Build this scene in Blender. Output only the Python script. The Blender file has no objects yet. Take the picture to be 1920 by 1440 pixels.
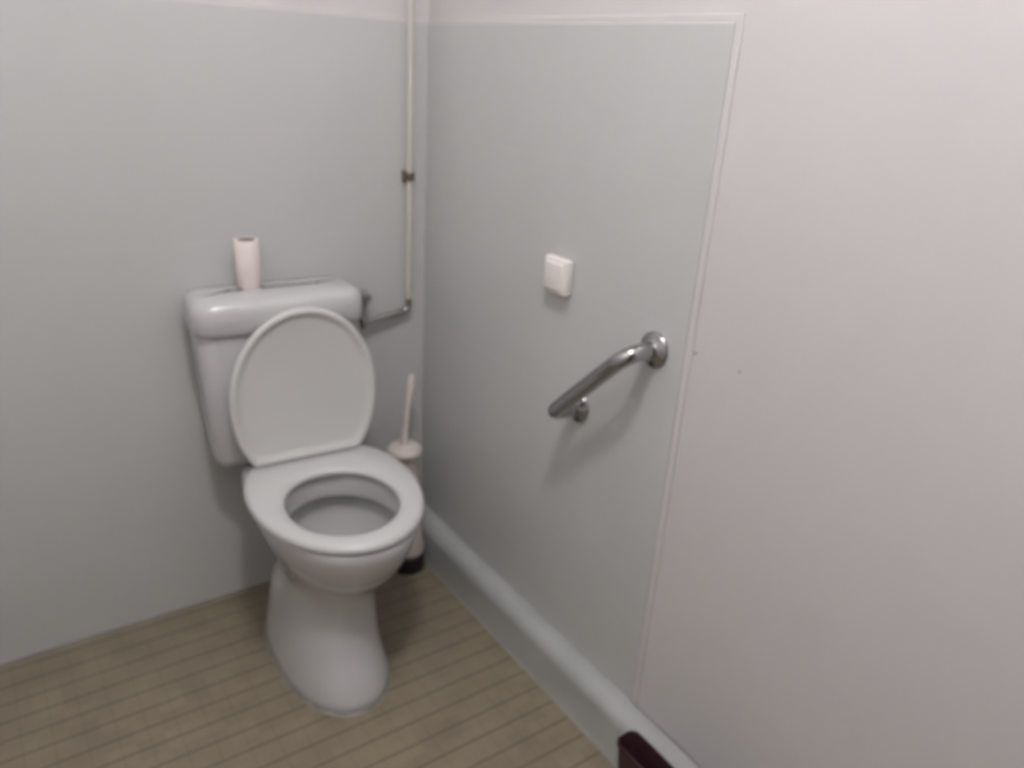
import bpy, bmesh, math
from mathutils import Vector, Matrix
S = bpy.context.scene
C = S.collection
PI = math.pi

# ------------------------------------------------------------------ helpers
def link(o, parent=None):
    C.objects.link(o)
    if parent is not None:
        o.parent = parent
    return o

def obj(name, bm, mat, parent=None, smooth=True, flat_deg=None):
    bmesh.ops.recalc_face_normals(bm, faces=bm.faces)
    me = bpy.data.meshes.new(name)
    bm.to_mesh(me); bm.free()
    if smooth:
        for p in me.polygons:
            p.use_smooth = True
        try:
            me.set_sharp_from_angle(angle=math.radians(flat_deg or 40))
        except Exception:
            pass
    me.materials.append(mat)
    return link(bpy.data.objects.new(name, me), parent)

def thing(name, label, cat, loc=(0, 0, 0), rotz=0.0, group=None):
    o = bpy.data.objects.new(name, None)
    C.objects.link(o)
    o.location = loc; o.rotation_euler = (0, 0, rotz)
    o.empty_display_size = 0.05
    o['label'] = label; o['category'] = cat
    if group: o['group'] = group
    return o

def struct(name, bm, mat, smooth=False):
    o = obj(name, bm, mat, None, smooth)
    o['kind'] = 'structure'
    return o

def box(x0, x1, y0, y1, z0, z1, bevel=0.0, seg=3, bm=None):
    b = bmesh.new()
    bmesh.ops.create_cube(b, size=1.0)
    for v in b.verts:
        v.co = Vector(((x0+x1)/2+v.co.x*(x1-x0), (y0+y1)/2+v.co.y*(y1-y0), (z0+z1)/2+v.co.z*(z1-z0)))
    if bevel > 0:
        bmesh.ops.bevel(b, geom=b.edges[:], offset=bevel, segments=seg, profile=0.5, affect='EDGES', clamp_overlap=True)
    return merge(bm, b)

def merge(dst, src):
    if dst is None:
        return src
    me = bpy.data.meshes.new('tmp'); src.to_mesh(me); src.free()
    dst.from_mesh(me); bpy.data.meshes.remove(me)
    return dst

def rings(rs, cap0=True, cap1=True, closed=False, bm=None):
    """skin a list of equally long closed rings of 3-D points"""
    b = bmesh.new()
    V = [[b.verts.new(p) for p in r] for r in rs]
    n = len(rs[0]); m = len(rs)
    for i in range(m if closed else m-1):
        A, B = V[i], V[(i+1) % m]
        for j in range(n):
            b.faces.new((A[j], A[(j+1) % n], B[(j+1) % n], B[j]))
    if not closed:
        if cap0: b.faces.new(V[0][::-1])
        if cap1: b.faces.new(V[-1])
    return merge(bm, b)

def lathe(prof, n=40, axis='z', origin=(0, 0, 0), bm=None, cap=True):
    """prof = [(radius, height)]"""
    rs = []
    for r, h in prof:
        ring = []
        for k in range(n):
            a = 2*PI*k/n
            x, y = r*math.cos(a), r*math.sin(a)
            if axis == 'z': p = (x, y, h)
            elif axis == 'x': p = (h, x, y)
            else: p = (x, h, y)
            ring.append((p[0]+origin[0], p[1]+origin[1], p[2]+origin[2]))
        rs.append(ring)
    return rings(rs, cap, cap, bm=bm)

def fillet(pts, rads, seg=10):
    pts = [Vector(p) for p in pts]
    out = [pts[0]]
    for i in range(1, len(pts)-1):
        p = pts[i]; a = (pts[i-1]-p); b = (pts[i+1]-p)
        ua, ub = a.normalized(), b.normalized()
        ang = ua.angle(ub)
        r = rads[i-1]
        t = min(r/math.tan(ang/2), a.length*.49, b.length*.49)
        r = t*math.tan(ang/2)
        bis = (ua+ub).normalized()
        c = p+bis*(r/math.sin(ang/2))
        s, e = p+ua*t-c, p+ub*t-c
        tot = s.angle(e); ax = s.cross(e).normalized()
        for k in range(seg+1):
            out.append(c+Matrix.Rotation(tot*k/seg, 3, ax) @ s)
    out.append(pts[-1])
    return out

def tube(path, r, n=20, bm=None, cap=True):
    P = [Vector(p) for p in path]
    rr = r if isinstance(r, (list, tuple)) else [r]*len(P)
    T = []
    for i in range(len(P)):
        a = P[max(i-1, 0)]; b = P[min(i+1, len(P)-1)]
        T.append((b-a).normalized())
    up = Vector((0, 0, 1)) if abs(T[0].z) < .9 else Vector((1, 0, 0))
    N = (up-T[0]*up.dot(T[0])).normalized()
    rs = []
    for i, p in enumerate(P):
        N = (N-T[i]*N.dot(T[i])).normalized()
        B = T[i].cross(N)
        rs.append([p+(N*math.cos(2*PI*k/n)+B*math.sin(2*PI*k/n))*rr[i] for k in range(n)])
    return rings(rs, cap, cap, bm=bm)

def egg(a, bf, bb, yc, nf=2.0, nb=2.4, n=72):
    """toilet seat outline: half width a, front (-y) reach bf, back (+y) reach bb"""
    P = []
    for k in range(n):
        t = 2*PI*k/n
        s, c = math.sin(t), math.cos(t)
        e = nf if c < 0 else nb
        P.append((a*math.copysign(abs(s)**(2/e), s), yc+(bf if c < 0 else bb)*math.copysign(abs(c)**(2/e), c)))
    return P

def z3(P, z, dx=0.0):
    return [(x+dx, y, z) for x, y in P]

# ------------------------------------------------------------------ materials
def mat(name, col, rough=.5, metal=0.0, coat=0.0, spec=.5):
    m = bpy.data.materials.new(name); m.use_nodes = True
    b = m.node_tree.nodes['Principled BSDF']
    b.inputs['Base Color'].default_value = (*col, 1)
    b.inputs['Roughness'].default_value = rough
    b.inputs['Metallic'].default_value = metal
    b.inputs['Coat Weight'].default_value = coat
    b.inputs['Coat Roughness'].default_value = .08
    b.inputs['Specular IOR Level'].default_value = spec
    return m

def nodes(m):
    return m.node_tree.nodes, m.node_tree.links, m.node_tree.nodes['Principled BSDF']

def mottle(m, col_a, col_b, scale, detail=3, bump=0.0, bscale=200):
    """slow colour variation plus fine bump, in object coordinates"""
    N, L, B = nodes(m)
    tc = N.new('ShaderNodeTexCoord')
    nz = N.new('ShaderNodeTexNoise'); nz.inputs['Scale'].default_value = scale; nz.inputs['Detail'].default_value = detail
    L.new(tc.outputs['Object'], nz.inputs['Vector'])
    cr = N.new('ShaderNodeValToRGB')
    cr.color_ramp.elements[0].position = .3; cr.color_ramp.elements[0].color = (*col_a, 1)
    cr.color_ramp.elements[1].position = .7; cr.color_ramp.elements[1].color = (*col_b, 1)
    L.new(nz.outputs['Fac'], cr.inputs['Fac'])
    L.new(cr.outputs['Color'], B.inputs['Base Color'])
    if bump:
        n2 = N.new('ShaderNodeTexNoise'); n2.inputs['Scale'].default_value = bscale; n2.inputs['Detail'].default_value = 4
        L.new(tc.outputs['Object'], n2.inputs['Vector'])
        bp = N.new('ShaderNodeBump'); bp.inputs['Strength'].default_value = bump; bp.inputs['Distance'].default_value = .002
        L.new(n2.outputs['Fac'], bp.inputs['Height']); L.new(bp.outputs['Normal'], B.inputs['Normal'])
    return cr

def math_node(N, L, op, a, b=None):
    n = N.new('ShaderNodeMath'); n.operation = op
    for i, v in enumerate((a, b)):
        if v is None: continue
        if isinstance(v, (int, float)): n.inputs[i].default_value = v
        else: L.new(v, n.inputs[i])
    return n.outputs[0]

def joint_mask(N, L, coord, pitch, offset, width):
    """1 on the joint lines that repeat along one coordinate"""
    v = math_node(N, L, 'ADD', coord, -offset)
    v = math_node(N, L, 'DIVIDE', v, pitch)
    v = math_node(N, L, 'FRACT', v)
    v = math_node(N, L, 'SUBTRACT', v, .5)
    v = math_node(N, L, 'ABSOLUTE', v)
    return math_node(N, L, 'GREATER_THAN', v, .5-width/pitch/2)

def tile_mat(name, ca, cb, grout, rough, axes, var=0.0, scale=6, coat=0.0):
    """axes: list of (axis, pitch, offset, width, strength)"""
    m = mat(name, ca, rough, coat=coat)
    N, L, B = nodes(m)
    cr = mottle(m, ca, cb, scale, 4)
    ge = N.new('ShaderNodeNewGeometry')
    sp = N.new('ShaderNodeSeparateXYZ'); L.new(ge.outputs['Position'], sp.inputs[0])
    tot = None
    for ax, pitch, off, w, st in axes:
        k = joint_mask(N, L, sp.outputs[ax], pitch, off, w)
        k = math_node(N, L, 'MULTIPLY', k, st)
        tot = k if tot is None else math_node(N, L, 'MAXIMUM', tot, k)
    mx = N.new('ShaderNodeMix'); mx.data_type = 'RGBA'
    L.new(tot, mx.inputs['Factor'])
    src = cr.outputs['Color']
    if var:
        # each tile a slightly different tone
        fl = []
        for ax, pitch, off, w, st in axes[:2]:
            v = math_node(N, L, 'FLOOR', math_node(N, L, 'DIVIDE', math_node(N, L, 'ADD', sp.outputs[ax], -off+pitch*.5), pitch))
            fl.append(v)
        cx = N.new('ShaderNodeCombineXYZ'); L.new(fl[0], cx.inputs[0]); L.new(fl[1], cx.inputs[1])
        wn = N.new('ShaderNodeTexWhiteNoise'); L.new(cx.outputs[0], wn.inputs['Vector'])
        hs = N.new('ShaderNodeHueSaturation')
        L.new(src, hs.inputs['Color'])
        vv = math_node(N, L, 'ADD', math_node(N, L, 'MULTIPLY', wn.outputs['Value'], var), 1-var/2)
        L.new(vv, hs.inputs['Value']); src = hs.outputs['Color']
    L.new(src, mx.inputs['A']); mx.inputs['B'].default_value = (*grout, 1)
    L.new(mx.outputs['Result'], B.inputs['Base Color'])
    bp = N.new('ShaderNodeBump'); bp.inputs['Strength'].default_value = .35; bp.inputs['Distance'].default_value = .0012; bp.invert = True
    L.new(tot, bp.inputs['Height']); L.new(bp.outputs['Normal'], B.inputs['Normal'])
    return m

M = {}
M['paint'] = mat('wall_paint', (.60, .54, .54), .75)
mottle(M['paint'], (.590, .562, .570), (.600, .580, .580), 2.2, 3, .12, 260)
# small brown scuffs on the painted wall beside the tiles
N_, L_, B_ = nodes(M['paint'])
g_ = N_.new('ShaderNodeNewGeometry'); tot_ = None
for pt, rad in (((.006, -.976, .942), .0035), ((.006, -.9815, .9445), .0025), ((.006, -1.0775, .944), .0030)):
    vd = N_.new('ShaderNodeVectorMath'); vd.operation = 'DISTANCE'
    L_.new(g_.outputs['Position'], vd.inputs[0]); vd.inputs[1].default_value = pt
    k_ = math_node(N_, L_, 'LESS_THAN', vd.outputs['Value'], rad)
    tot_ = k_ if tot_ is None else math_node(N_, L_, 'MAXIMUM', tot_, k_)
mx_ = N_.new('ShaderNodeMix'); mx_.data_type = 'RGBA'
L_.new(math_node(N_, L_, 'MULTIPLY', tot_, .55), mx_.inputs['Factor'])
L_.new(B_.inputs['Base Color'].links[0].from_socket, mx_.inputs['A']); mx_.inputs['B'].default_value = (.22, .16, .14, 1)
L_.new(mx_.outputs['Result'], B_.inputs['Base Color'])
M['ceil'] = mat('ceiling_paint', (.7, .68, .66), .85)
mottle(M['ceil'], (.80, .79, .78), (.84, .83, .82), 2, 3, .1, 200)
TP = .2485
TA, TB, TG = (.510, .515, .512), (.545, .540, .540), (.575, .57, .56)
M['tile_back'] = tile_mat('wall_tile_back', TA, TB, TG, .32, [(2, TP, .2305-.0005, .0035, .35), (0, .40, -.13, .003, .12)], scale=1.7)
M['tile_right'] = tile_mat('wall_tile_right', TA, TB, TG, .32, [(2, TP, .2305-.0005, .0035, .45), (1, .40, -.16, .003, .12)], scale=1.7)
M['tile_edge'] = mat('tile_edge_trim', (.64, .58, .58), .5)
mottle(M['tile_edge'], (.605, .578, .583), (.62, .594, .592), 5, 2)
FP = .0575
M['floor'] = tile_mat('floor_tile', (.218, .180, .127), (.255, .213, .152), (.112, .090, .066), .42,
                      [(1, FP, -.0240, .0050, .80), (0, FP, -.012, .0036, .22)], var=.14, scale=9)
M['skirt'] = mat('skirting_white', (.58, .575, .55), .35, coat=.2)
mottle(M['skirt'], (.37, .378, .37), (.41, .418, .41), 7, 4)
M['ceramic'] = mat('white_ceramic', (.70, .695, .70), .16, coat=.6)
mottle(M['ceramic'], (.515, .508, .516), (.540, .532, .540), 3, 2)
M['bowl_in'] = M['ceramic']
M['seat'] = mat('seat_plastic', (.70, .69, .67), .3)
mottle(M['seat'], (.555, .560, .555), (.575, .580, .575), 3, 2)
M['lid'] = mat('lid_plastic', (.60, .585, .56), .34)
mottle(M['lid'], (.615, .605, .595), (.635, .625, .615), 3, 2)
M['chrome'] = mat('chrome', (.62, .61, .61), .12, 1.0)
mottle(M['chrome'], (.40, .395, .40), (.44, .435, .44), 20, 2)
M['dull_metal'] = mat('dull_metal', (.36, .34, .33), .32, 1.0)
mottle(M['dull_metal'], (.33, .31, .30), (.38, .36, .35), 30, 2)
M['pipe_paint'] = mat('painted_pipe', (.55, .53, .49), .45)
mottle(M['pipe_paint'], (.52, .50, .455), (.57, .54, .50), 6, 3)
M['brass'] = mat('brown_clip', (.16, .12, .10), .45, .5)
mottle(M['brass'], (.13, .10, .08), (.19, .14, .11), 60, 2)
M['switch'] = mat('switch_plastic', (.80, .745, .72), .35)
mottle(M['switch'], (.79, .735, .71), (.81, .755, .73), 9, 2)
M['paper'] = mat('toilet_paper', (.80, .72, .70), .95)
mottle(M['paper'], (.78, .70, .68), (.83, .75, .73), 30, 3, .2, 400)
M['card'] = mat('cardboard', (.30, .22, .17), .9)
mottle(M['card'], (.27, .20, .15), (.33, .25, .19), 40, 3)
M['brush_w'] = mat('brush_plastic', (.62, .55, .52), .4)
mottle(M['brush_w'], (.60, .53, .50), (.64, .57, .54), 12, 2)
M['black'] = mat('black_plastic', (.015, .014, .016), .5)
mottle(M['black'], (.012, .011, .013), (.02, .018, .02), 20, 2)
M['maroon'] = mat('maroon_plastic', (.045, .016, .022), .5)
mottle(M['maroon'], (.035, .012, .018), (.055, .02, .027), 15, 3)
M['seal'] = mat('silicone_seal', (.40, .39, .36), .5)
mottle(M['seal'], (.17, .16, .14), (.27, .255, .23), 25, 3)
M['grey_joint'] = mat('grey_joint', (.22, .20, .18), .8)
mottle(M['grey_joint'], (.19, .17, .15), (.26, .24, .21), 12, 3)
wm = mat('toilet_water', (.80, .84, .85), .02); nodes(wm)[2].inputs['Transmission Weight'].default_value = .9
nodes(wm)[2].inputs['IOR'].default_value = 1.33
M['water'] = wm
lm = mat('lamp_glass', (.9, .9, .88), .4)
nodes(lm)[2].inputs['Emission Color'].default_value = (1.0, .99, .985, 1)
nodes(lm)[2].inputs['Emission Strength'].default_value = 45
M['lamp'] = lm

# ------------------------------------------------------------------ room
XL, YF, ZC = -1.45, -2.55, 2.75
TZ, TE = 1.474, -.958          # top of the wall tiles, their end on the right wall
struct('floor', box(XL-.1, .1, YF-.1, .1, -.1, 0), M['floor'])
struct('ceiling', box(XL-.1, .1, YF-.1, .1, ZC, ZC+.1), M['ceil'])
struct('wall_back', box(XL-.1, .1, .006, .106, 0, ZC), M['paint'])
struct('wall_right', box(.006, .106, YF-.1, .006, 0, ZC), M['paint'])
struct('wall_left', box(XL-.1, XL, YF-.1, .006, 0, ZC), M['ceil'])  # unseen wall, set close and made pale to bounce light onto the right wall
struct('wall_front', box(XL, .006, YF-.1, YF, 0, ZC), M['paint'])
M['added_door'] = mat('added_door_paint', (.10, .075, .06), .5)  # dark door added out of view behind the camera, for the chrome to reflect
mottle(M['added_door'], (.085, .062, .05), (.115, .088, .07), 8, 4)
dr = box(-1.25, -.35, YF-.001, YF+.035, .005, 2.04, .003, 1)
for z0_, z1_ in ((.18, .92), (1.06, 1.88)):
    box(-1.13, -.47, YF+.030, YF+.042, z0_, z1_, .008, 2, dr)
struct('added_door_1', dr, M['added_door'])
obj('added_door_handle', tube(fillet([(-.43, YF+.033, 1.02), (-.43, YF+.085, 1.02), (-.55, YF+.085, 1.02)], [.018], 8), .009, 14), M['switch'], bpy.data.objects['added_door_1'])
fr = box(-1.32, -1.25, YF-.001, YF+.05, 0, 2.11, .004, 1)
box(-.35, -.28, YF-.001, YF+.05, 0, 2.11, .004, 1, fr); box(-1.25, -.35, YF-.001, YF+.05, 2.04, 2.11, .004, 1, fr)
struct('trim_4', fr, M['skirt'])  # frame of the added door, also out of view
# tiled facing, 6 mm proud of the paint
tb = obj('tile_facing', box(XL, .006, 0, .006, 0, TZ, .0015, 1), M['tile_back'], bpy.data.objects['wall_back'], False)
tr = obj('tile_facing', box(0, .006, TE, 0, 0, TZ, .0015, 1), M['tile_right'], bpy.data.objects['wall_right'], False)
# pale finishing strip around the outer edge of the tiles
et = box(.0025, .006, TE-.014, TE, 0.126, TZ+.012, .001, 2)
box(.0025, .006, TE, .0025, TZ, TZ+.012, .001, 2, et)
struct('trim_1', et, M['tile_edge'])
struct('trim_2', box(XL, .0025, .0025, .006, TZ, TZ+.012, .001, 2), M['tile_edge'])
# small grey mortar joint where the back wall tiles meet the floor
struct('trim_3', rings([[(x, 0.001, 0), (x, -.007, 0), (x, -.005, .004), (x, 0.001, .008)] for x in (XL, -.05)]), M['grey_joint'])

# boxed skirting along the right wall: rounded top edge, coved foot
def skirt_profile():
    d, h = .052, .126
    P = [(0.0, 0.0), (-d-.004, 0.0), (-d-.003, .004), (-d, .012)]
    r = .036
    for k in range(0, 9):
        a = PI-k/8*PI/2
        P.append((-d+r+r*math.cos(a), h-r+r*math.sin(a)))
    P.append((0.0, h))
    return P
sp_ = skirt_profile()
struct('baseboard_right', rings([[(x, y, z) for x, z in sp_] for y in (0.0, YF)]), M['skirt'], True)

# ------------------------------------------------------------------ toilet
PHI = math.radians(-2.5)
TX = -.405
t = thing('toilet', 'white ceramic toilet with raised lid and boxy cistern standing against the tiled back wall', 'toilet', (TX, 0, 0), PHI)
ZS = .476                       # top of the seat

# -- bowl with foot: outer shell, rim, inner rim wall, undercut, bowl floor in one surface
def sect(z, a, yf, yb, yc, xs=0.0, nf=2.1, nb=2.6, outer=True):
    xs -= .024*max(0.0, min(1.0, (.34-z)/.20)) if outer else 0.0
    return [(x+xs, y, z) for x, y in egg(a, yc-yf, yb-yc, yc, nf, nb)]
R_ = [
    sect(.000, .126, -.568, -.130, -.31, nf=2.2, nb=3),
    sect(.010, .129, -.572, -.127, -.31, nf=2.2, nb=3),
    sect(.030, .127, -.568, -.127, -.31, nf=2.2, nb=3),
    sect(.070, .119, -.546, -.127, -.31, nf=2.2, nb=3),
    sect(.130, .109, -.518, -.127, -.32, nf=2.2, nb=3),
    sect(.190, .102, -.500, -.127, -.33, nf=2.2, nb=3),
    sect(.235, .101, -.498, -.125, -.33),
    sect(.270, .109, -.510, -.118, -.34),
    sect(.310, .128, -.540, -.105, -.345),
    sect(.350, .150, -.573, -.085, -.345),
    sect(.390, .167, -.598, -.060, -.345),
    sect(.425, .176, -.609, -.040, -.345),
    sect(.446, .178, -.611, -.030, -.345),
    sect(.452, .174, -.607, -.034, -.345),
    sect(.454, .166, -.599, -.044, -.345),
    # rim inner edge
    sect(.454, .134, -.566, -.254, -.415, nf=2, nb=2, outer=False),
    sect(.450, .129, -.562, -.259, -.415, nf=2, nb=2, outer=False),
    sect(.432, .126, -.558, -.263, -.415, nf=2, nb=2, outer=False),
    sect(.405, .124, -.556, -.267, -.415, nf=2, nb=2, outer=False),
    sect(.396, .125, -.557, -.266, -.415, nf=2, nb=2, outer=False),
    sect(.393, .129, -.560, -.262, -.415, nf=2, nb=2, outer=False),
    sect(.396, .148, -.578, -.240, -.415, nf=2, nb=2, outer=False),
    sect(.380, .150, -.580, -.236, -.415, nf=2, nb=2, outer=False),
    sect(.340, .138, -.566, -.246, -.41, nf=2, nb=2, outer=False),
    sect(.300, .112, -.536, -.268, -.40, nf=2, nb=2, outer=False),
    sect(.265, .082, -.492, -.292, -.39, nf=2, nb=2, outer=False),
    sect(.240, .054, -.447, -.313, -.38, nf=2, nb=2, outer=False),
    sect(.222, .030, -.410, -.335, -.37, nf=2, nb=2, outer=False),
]
bowl = rings(R_)
# trap bulges on both flanks of the foot
obj('bowl', bowl, M['ceramic'], t, flat_deg=60)
# silicone bead round the foot
o_ = sect(.0, .133, -.577, -.121, -.31, nf=2.2, nb=3); i_ = sect(.006, .125, -.566, -.13, -.31, nf=2.2, nb=3)
obj('silicone_bead', rings([o_, i_]), M['seal'], t)
# outlet pipe running from the back of the foot to the wall
obj('outlet_pipe', tube([(0, -.14, .19), (0, -.004, .19)], [.052, .052], 28), M['brush_w'], t)
# water in the bowl
obj('water', rings([sect(.252, .056, -.453, -.310, -.38, nf=2, nb=2, outer=False), sect(.254, .0575, -.455, -.309, -.38, nf=2, nb=2, outer=False)]), M['water'], t)

# -- seat ring
so = dict(a=.192, bf=.266, bb=.158, yc=-.348)
def eo(d, z): return [(x, min(y, -.178+d), z) for x, y in egg(so['a']+d, so['bf']+d, .235+d, so['yc'], 2.0, 2.15, 120)]
def ei(d, z): return z3(egg(.123+d, .137+d, .142+d, -.418, 2.0, 2.1, 120), z, -.003)
z0 = .4585
ring = [eo(-.006, z0), eo(0, z0+.003), eo(.0, ZS-.010), eo(-.003, ZS-.004), eo(-.010, ZS), ei(.020, ZS+.001), ei(.006, ZS-.003),
        ei(0, ZS-.008), ei(0, z0+.003), ei(.004, z0)]
obj('seat', rings(ring, closed=True), M['seat'], t, flat_deg=60)

# -- raised lid: shallow dish standing on its hinge, leaning back on the cistern
def lid_ring(dx, depth):
    """outline in lid plane: u across, v up from the hinge"""
    L = []
    for x, y in egg(.176+dx, .222+dx, .222+dx, 0, 2.05, 2.15, 120):
        L.append((x, -min(y, .158+dx)+.158, depth))           # v=0 at hinge edge
    return L
tilt = math.radians(-.3)
def lidpt(p):
    u, v, w = p                                 # w>0 towards the room
    y = -.190+v*math.sin(tilt)*1.0-w*math.cos(tilt)
    z = ZS+.001+v*math.cos(tilt)+w*math.sin(tilt)
    return (u-.006, y, z)
Lr = [lid_ring(-.030, -.012), lid_ring(-.008, -.010), lid_ring(-.001, -.004), lid_ring(0, .004), lid_ring(-.002, .009),
      lid_ring(-.007, .011), lid_ring(-.013, .010), lid_ring(-.018, .004), lid_ring(-.030, .001)]
obj('lid', rings([[lidpt(p) for p in r] for r in Lr]), M['lid'], t, flat_deg=60)
# hinges
for s in (-1, 1):
    h = lathe([(.007, s*.086), (.0085, s*.088), (.0085, s*.128), (.007, s*.130)], 20, 'x', (0, -.176, ZS-.001))
    ho = obj('hinge', h, M['seat'], t)
    hp = lathe([(.011, .454), (.009, .460), (.006, .470)], 18, 'z', (s*.107, -.176, 0))
    obj('hinge_post', hp, M['seat'], ho)
for k, (bx_, by_) in enumerate(((-.145, -.30), (.145, -.30), (-.10, -.55), (.10, -.55))):
    obj('bumper', lathe([(.010, .4525), (.010, .4600)], 16, 'z', (bx_, by_, 0)), M['seat'], t)

# -- cistern body and cover
def rrect(hw, y0, y1, r, z, bow=0.0, n=9):
    """rounded rectangle, back edge y1, front edge y0 bowed outwards a little"""
    P = []
    for cx, cy, a0 in ((hw-r, y1-r, 0), (-hw+r, y1-r, PI/2), (-hw+r, y0+r, PI), (hw-r, y0+r, 1.5*PI)):
        for k in range(n):
            a = a0+k/(n-1)*PI/2
            x, y = cx+r*math.cos(a), cy+r*math.sin(a)
            P.append((x, y, z))
    out = []
    for i in range(len(P)):
        p, q = P[i], P[(i+1) % len(P)]
        out.append(p)
        if (Vector(p)-Vector(q)).length > .08:
            for f in (.17, .33, .5, .67, .83):
                out.append(tuple(p[k]*(1-f)+q[k]*f for k in range(3)))
    ym = (y0+y1)/2
    return [(x, y-bow*(1-(x/hw)**2)*(1 if y < ym else 0), z) for x, y, z in out]
CX = -.036
B0 = -.012
body = [rrect(.150, -.125, B0, .03, .455), rrect(.166, -.140, B0, .032, .463), rrect(.172, -.146, B0, .034, .485, .003), rrect(.182, -.152, B0, .036, .64, .006),
        rrect(.189, -.157, B0, .038, .795, .008), rrect(.187, -.155, B0, .038, .802, .008)]
def sh(rs): return [[(x+CX, y, z) for x, y, z in r] for r in rs]
obj('cistern', rings(sh(body)), M['ceramic'], t, flat_deg=60)
b1 = B0+.005
cov = [rrect(.188, -.156, b1, .038, .800, .008), rrect(.196, -.165, b1, .040, .801, .008), rrect(.199, -.168, b1, .042, .806, .009),
       rrect(.199, -.168, b1, .042, .845, .009), rrect(.196, -.164, b1, .042, .862, .009), rrect(.188, -.156, b1-.006, .040, .873, .009),
       rrect(.175, -.143, b1-.018, .036, .878, .008), rrect(.10, -.105, b1-.05, .03, .880, .004)]
obj('cistern_cover', rings(sh(cov)), M['ceramic'], t, flat_deg=60)

# ------------------------------------------------------------------ slim paper roll on the cistern
cs, sn = math.cos(PHI), math.sin(PHI)
def tw(x, y): return (TX+cs*x-sn*y, sn*x+cs*y)
rx, ry = -.495, -.062
p = thing('toilet_roll', 'slim upright white paper roll on top of the cistern', 'toilet paper', (rx, ry, .8795))
hgt = .112
n = 40
def circ(r, z): return [(r*math.cos(2*PI*k/n), r*math.sin(2*PI*k/n), z) for k in range(n)]
obj('paper', rings([circ(.0205, 0), circ(.0268, 0), circ(.0275, .001), circ(.0275, hgt-.001), circ(.0268, hgt), circ(.0205, hgt)], closed=True), M['paper'], p)
obj('core', rings([circ(.0202, .0), circ(.0202, hgt-.001), circ(.0190, hgt-.001), circ(.0190, .0)], closed=True), M['card'], p)

# ------------------------------------------------------------------ water pipe in the corner
PX, PY = -.058, -.020
t = thing('water_pipe', 'thin vertical water pipe in the corner, bending towards the cistern', 'pipe', (PX, PY, .75))
def loc_(pts): return [(x-PX, y-PY, z-.75) for x, y, z in pts]
obj('riser', tube(loc_([(PX, PY, ZC), (PX, PY, .79)]), .0085, 18), M['pipe_paint'], t)
VX = -.196
bend = fillet(loc_([(PX, PY, .792), (PX, PY, .758), (VX+.006, PY-.010, .742)]), [.028], 14)
obj('branch_pipe', tube(bend, .0085, 18), M['dull_metal'], t)
v = lathe([(.006, .726), (.010, .730), (.0115, .745), (.010, .757), (.0075, .760), (.0075, .785), (.011, .787), (.0125, .800), (.0125, .812), (.009, .826), (.006, .832)], 20, 'z', (VX-PX, -.010, -.75))
vo = obj('stop_valve', v, M['dull_metal'], t)
obj('valve_handle', tube([(VX-PX, -.012, .815-.75), (VX-PX+.002, -.040, .816-.75)], [.008, .010], 16), M['dull_metal'], vo)
obj('inlet', tube([(VX-PX, -.010, .789-.75), (VX-PX-.047, -.010, .789-.75)], .008, 16), M['dull_metal'], t)
# clip that holds the riser
cl = box(-.013, .011, .010, .020, 1.098-.75, 1.128-.75, .002, 2)
merge(cl, lathe([(.0125, 1.104-.75), (.0125, 1.124-.75)], 24))
co = obj('pipe_clip', cl, M['brass'], t)
co['label'] = 'brown metal clip'
obj('clip_screw', lathe([(.0045, 0), (.0045, -.004), (.003, -.006)], 12, 'y', (-.006, -.0115, 1.114-.75)), M['brass'], co)

# ------------------------------------------------------------------ toilet brush in the corner
BX, BY = -.105, -.125
t = thing('toilet_brush', 'pale toilet brush in a tall holder with black foot, in the corner behind the toilet', 'toilet brush', (BX, BY, 0))
obj('foot', lathe([(.046, 0), (.048, .004), (.046, .050), (.040, .056)], 36), M['black'], t)['label'] = 'black foot'
def lean(bm, k=-.052):
    for v in bm.verts: v.co.x += k*max(0, v.co.z-.06)
    return bm
obj('holder', lean(lathe([(.036, .054), (.044, .058), (.046, .075), (.040, .12), (.033, .25), (.034, .35), (.036, .372), (.033, .374)], 36)), M['brush_w'], t)
co = obj('collar', lean(lathe([(.034, .370), (.046, .378), (.050, .392), (.044, .402), (.018, .410)], 36)), M['brush_w'], t)
hd = tube([(-.018, 0, .404), (-.012, .006, .45), (.004, .018, .53), (.018, .028, .585), (.022, .030, .60)], [.0125, .008, .0085, .012, .008], 20)
obj('handle', hd, M['brush_w'], t)

# ------------------------------------------------------------------ light switch
SY, SZ = -.597, .992
t = thing('light_switch', 'small square white light switch on the tiled right wall above the grab bar', 'light switch', (0, SY, SZ))
obj('housing', box(-.022, 0, -.038, .038, -.038, .038, .006, 4), M['switch'], t)
rk = box(-.026, -.020, -.028, .028, -.029, .029, .003, 3)
obj('rocker', rk, M['switch'], t)

# ------------------------------------------------------------------ grab bar
A = Vector((0, -.887, .921)); Bp = Vector((0, -.690, .725))
t = thing('grab_bar', 'chrome grab bar slanting across the tiled right wall', 'grab bar', A)
D = .072
pa = [Vector((.001, 0, 0)), Vector((-D, 0, 0)), (Bp-A)+Vector((-D, 0, 0)), (Bp-A)+Vector((.001, 0, 0))]
path = fillet(pa, [.045, .024], 16)
obj('bar', tube(path, .0165, 28), M['chrome'], t)
for q in (Vector((0, 0, 0)), Bp-A):
    f = lathe([(.0350, .001), (.0350, -.003), (.0335, -.0055), (.029, -.008), (.020, -.011), (.0172, -.014)], 40, 'x', q)
    fo = obj('flange', f, M['chrome'], t)

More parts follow.
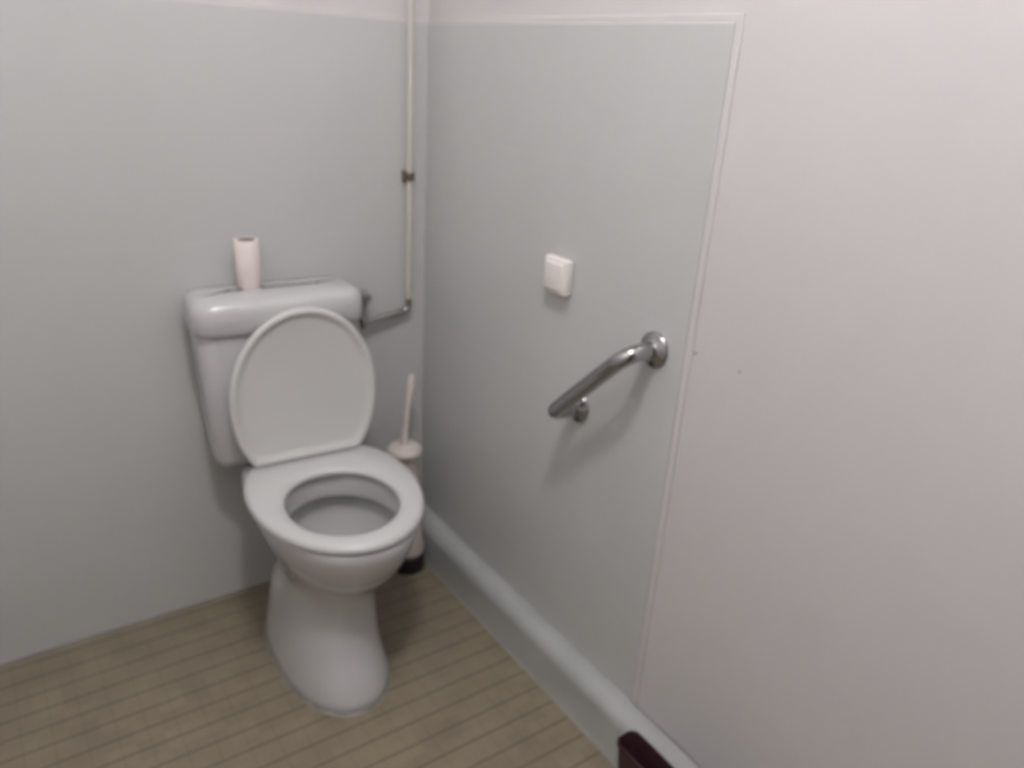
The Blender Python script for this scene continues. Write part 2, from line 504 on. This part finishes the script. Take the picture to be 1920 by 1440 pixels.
# ------------------------------------------------------------------ dark bin at the lower edge
t = thing('waste_bin', 'dark maroon bin against the white skirting, cut off by the bottom edge', 'bin', (-.092, -1.160, 0))
def rr4(hx, hy, r, z): 
    P = []
    for cx, cy, a0 in ((hx-r, hy-r, 0), (-hx+r, hy-r, PI/2), (-hx+r, -hy+r, PI), (hx-r, -hy+r, 1.5*PI)):
        for k in range(7):
            a = a0+k/6*PI/2
            P.append((cx+r*math.cos(a), cy+r*math.sin(a), z))
    return P
obj('body', rings([rr4(.019, .105, .016, 0), rr4(.021, .107, .016, .004), rr4(.026, .125, .018, .142), rr4(.028, .127, .018, .145), rr4(.028, .127, .018, .154),
                   rr4(.025, .124, .016, .154), rr4(.023, .121, .015, .142), rr4(.017, .104, .014, .008)]), M['maroon'], t)

# ------------------------------------------------------------------ ceiling lamp (out of view, lights the room)
LX, LY = -.76, -1.40
t = thing('ceiling_lamp', 'round white ceiling lamp above the middle of the room', 'lamp', (LX, LY, ZC))
obj('base', lathe([(.09, 0), (.09, -.02), (.07, -.035)], 40), M['switch'], t)
obj('globe', lathe([(.055, -.034), (.085, -.048), (.108, -.078), (.115, -.108), (.105, -.145), (.075, -.175), (.035, -.192), (.008, -.196)], 40), M['lamp'], t)

# ------------------------------------------------------------------ world, camera, view
w = bpy.data.worlds.new('World'); S.world = w; w.use_nodes = True
w.node_tree.nodes['Background'].inputs[0].default_value = (.5, .5, .52, 1)
w.node_tree.nodes['Background'].inputs[1].default_value = .2
cd = bpy.data.cameras.new('camera'); cam = bpy.data.objects.new('camera', cd); C.objects.link(cam)
cd.sensor_fit = 'HORIZONTAL'; cd.sensor_width = 36.0
cd.lens = 1451.158/1920*36.0
cd.clip_start = .02
cam.location = (-1.01088, -1.83453, 1.395)
cam.rotation_euler = (1.17869219, -.0593184598, -.603830267)
cd.dof.use_dof = True                      # the phone missed its focus
cd.dof.focus_distance = .62
cd.dof.aperture_fstop = 4.6
S.camera = cam
S.view_settings.view_transform = 'Standard'
S.view_settings.look = 'None'
S.view_settings.gamma = 1.0
S.view_settings.exposure = 1.24
S.view_settings.use_curve_mapping = False
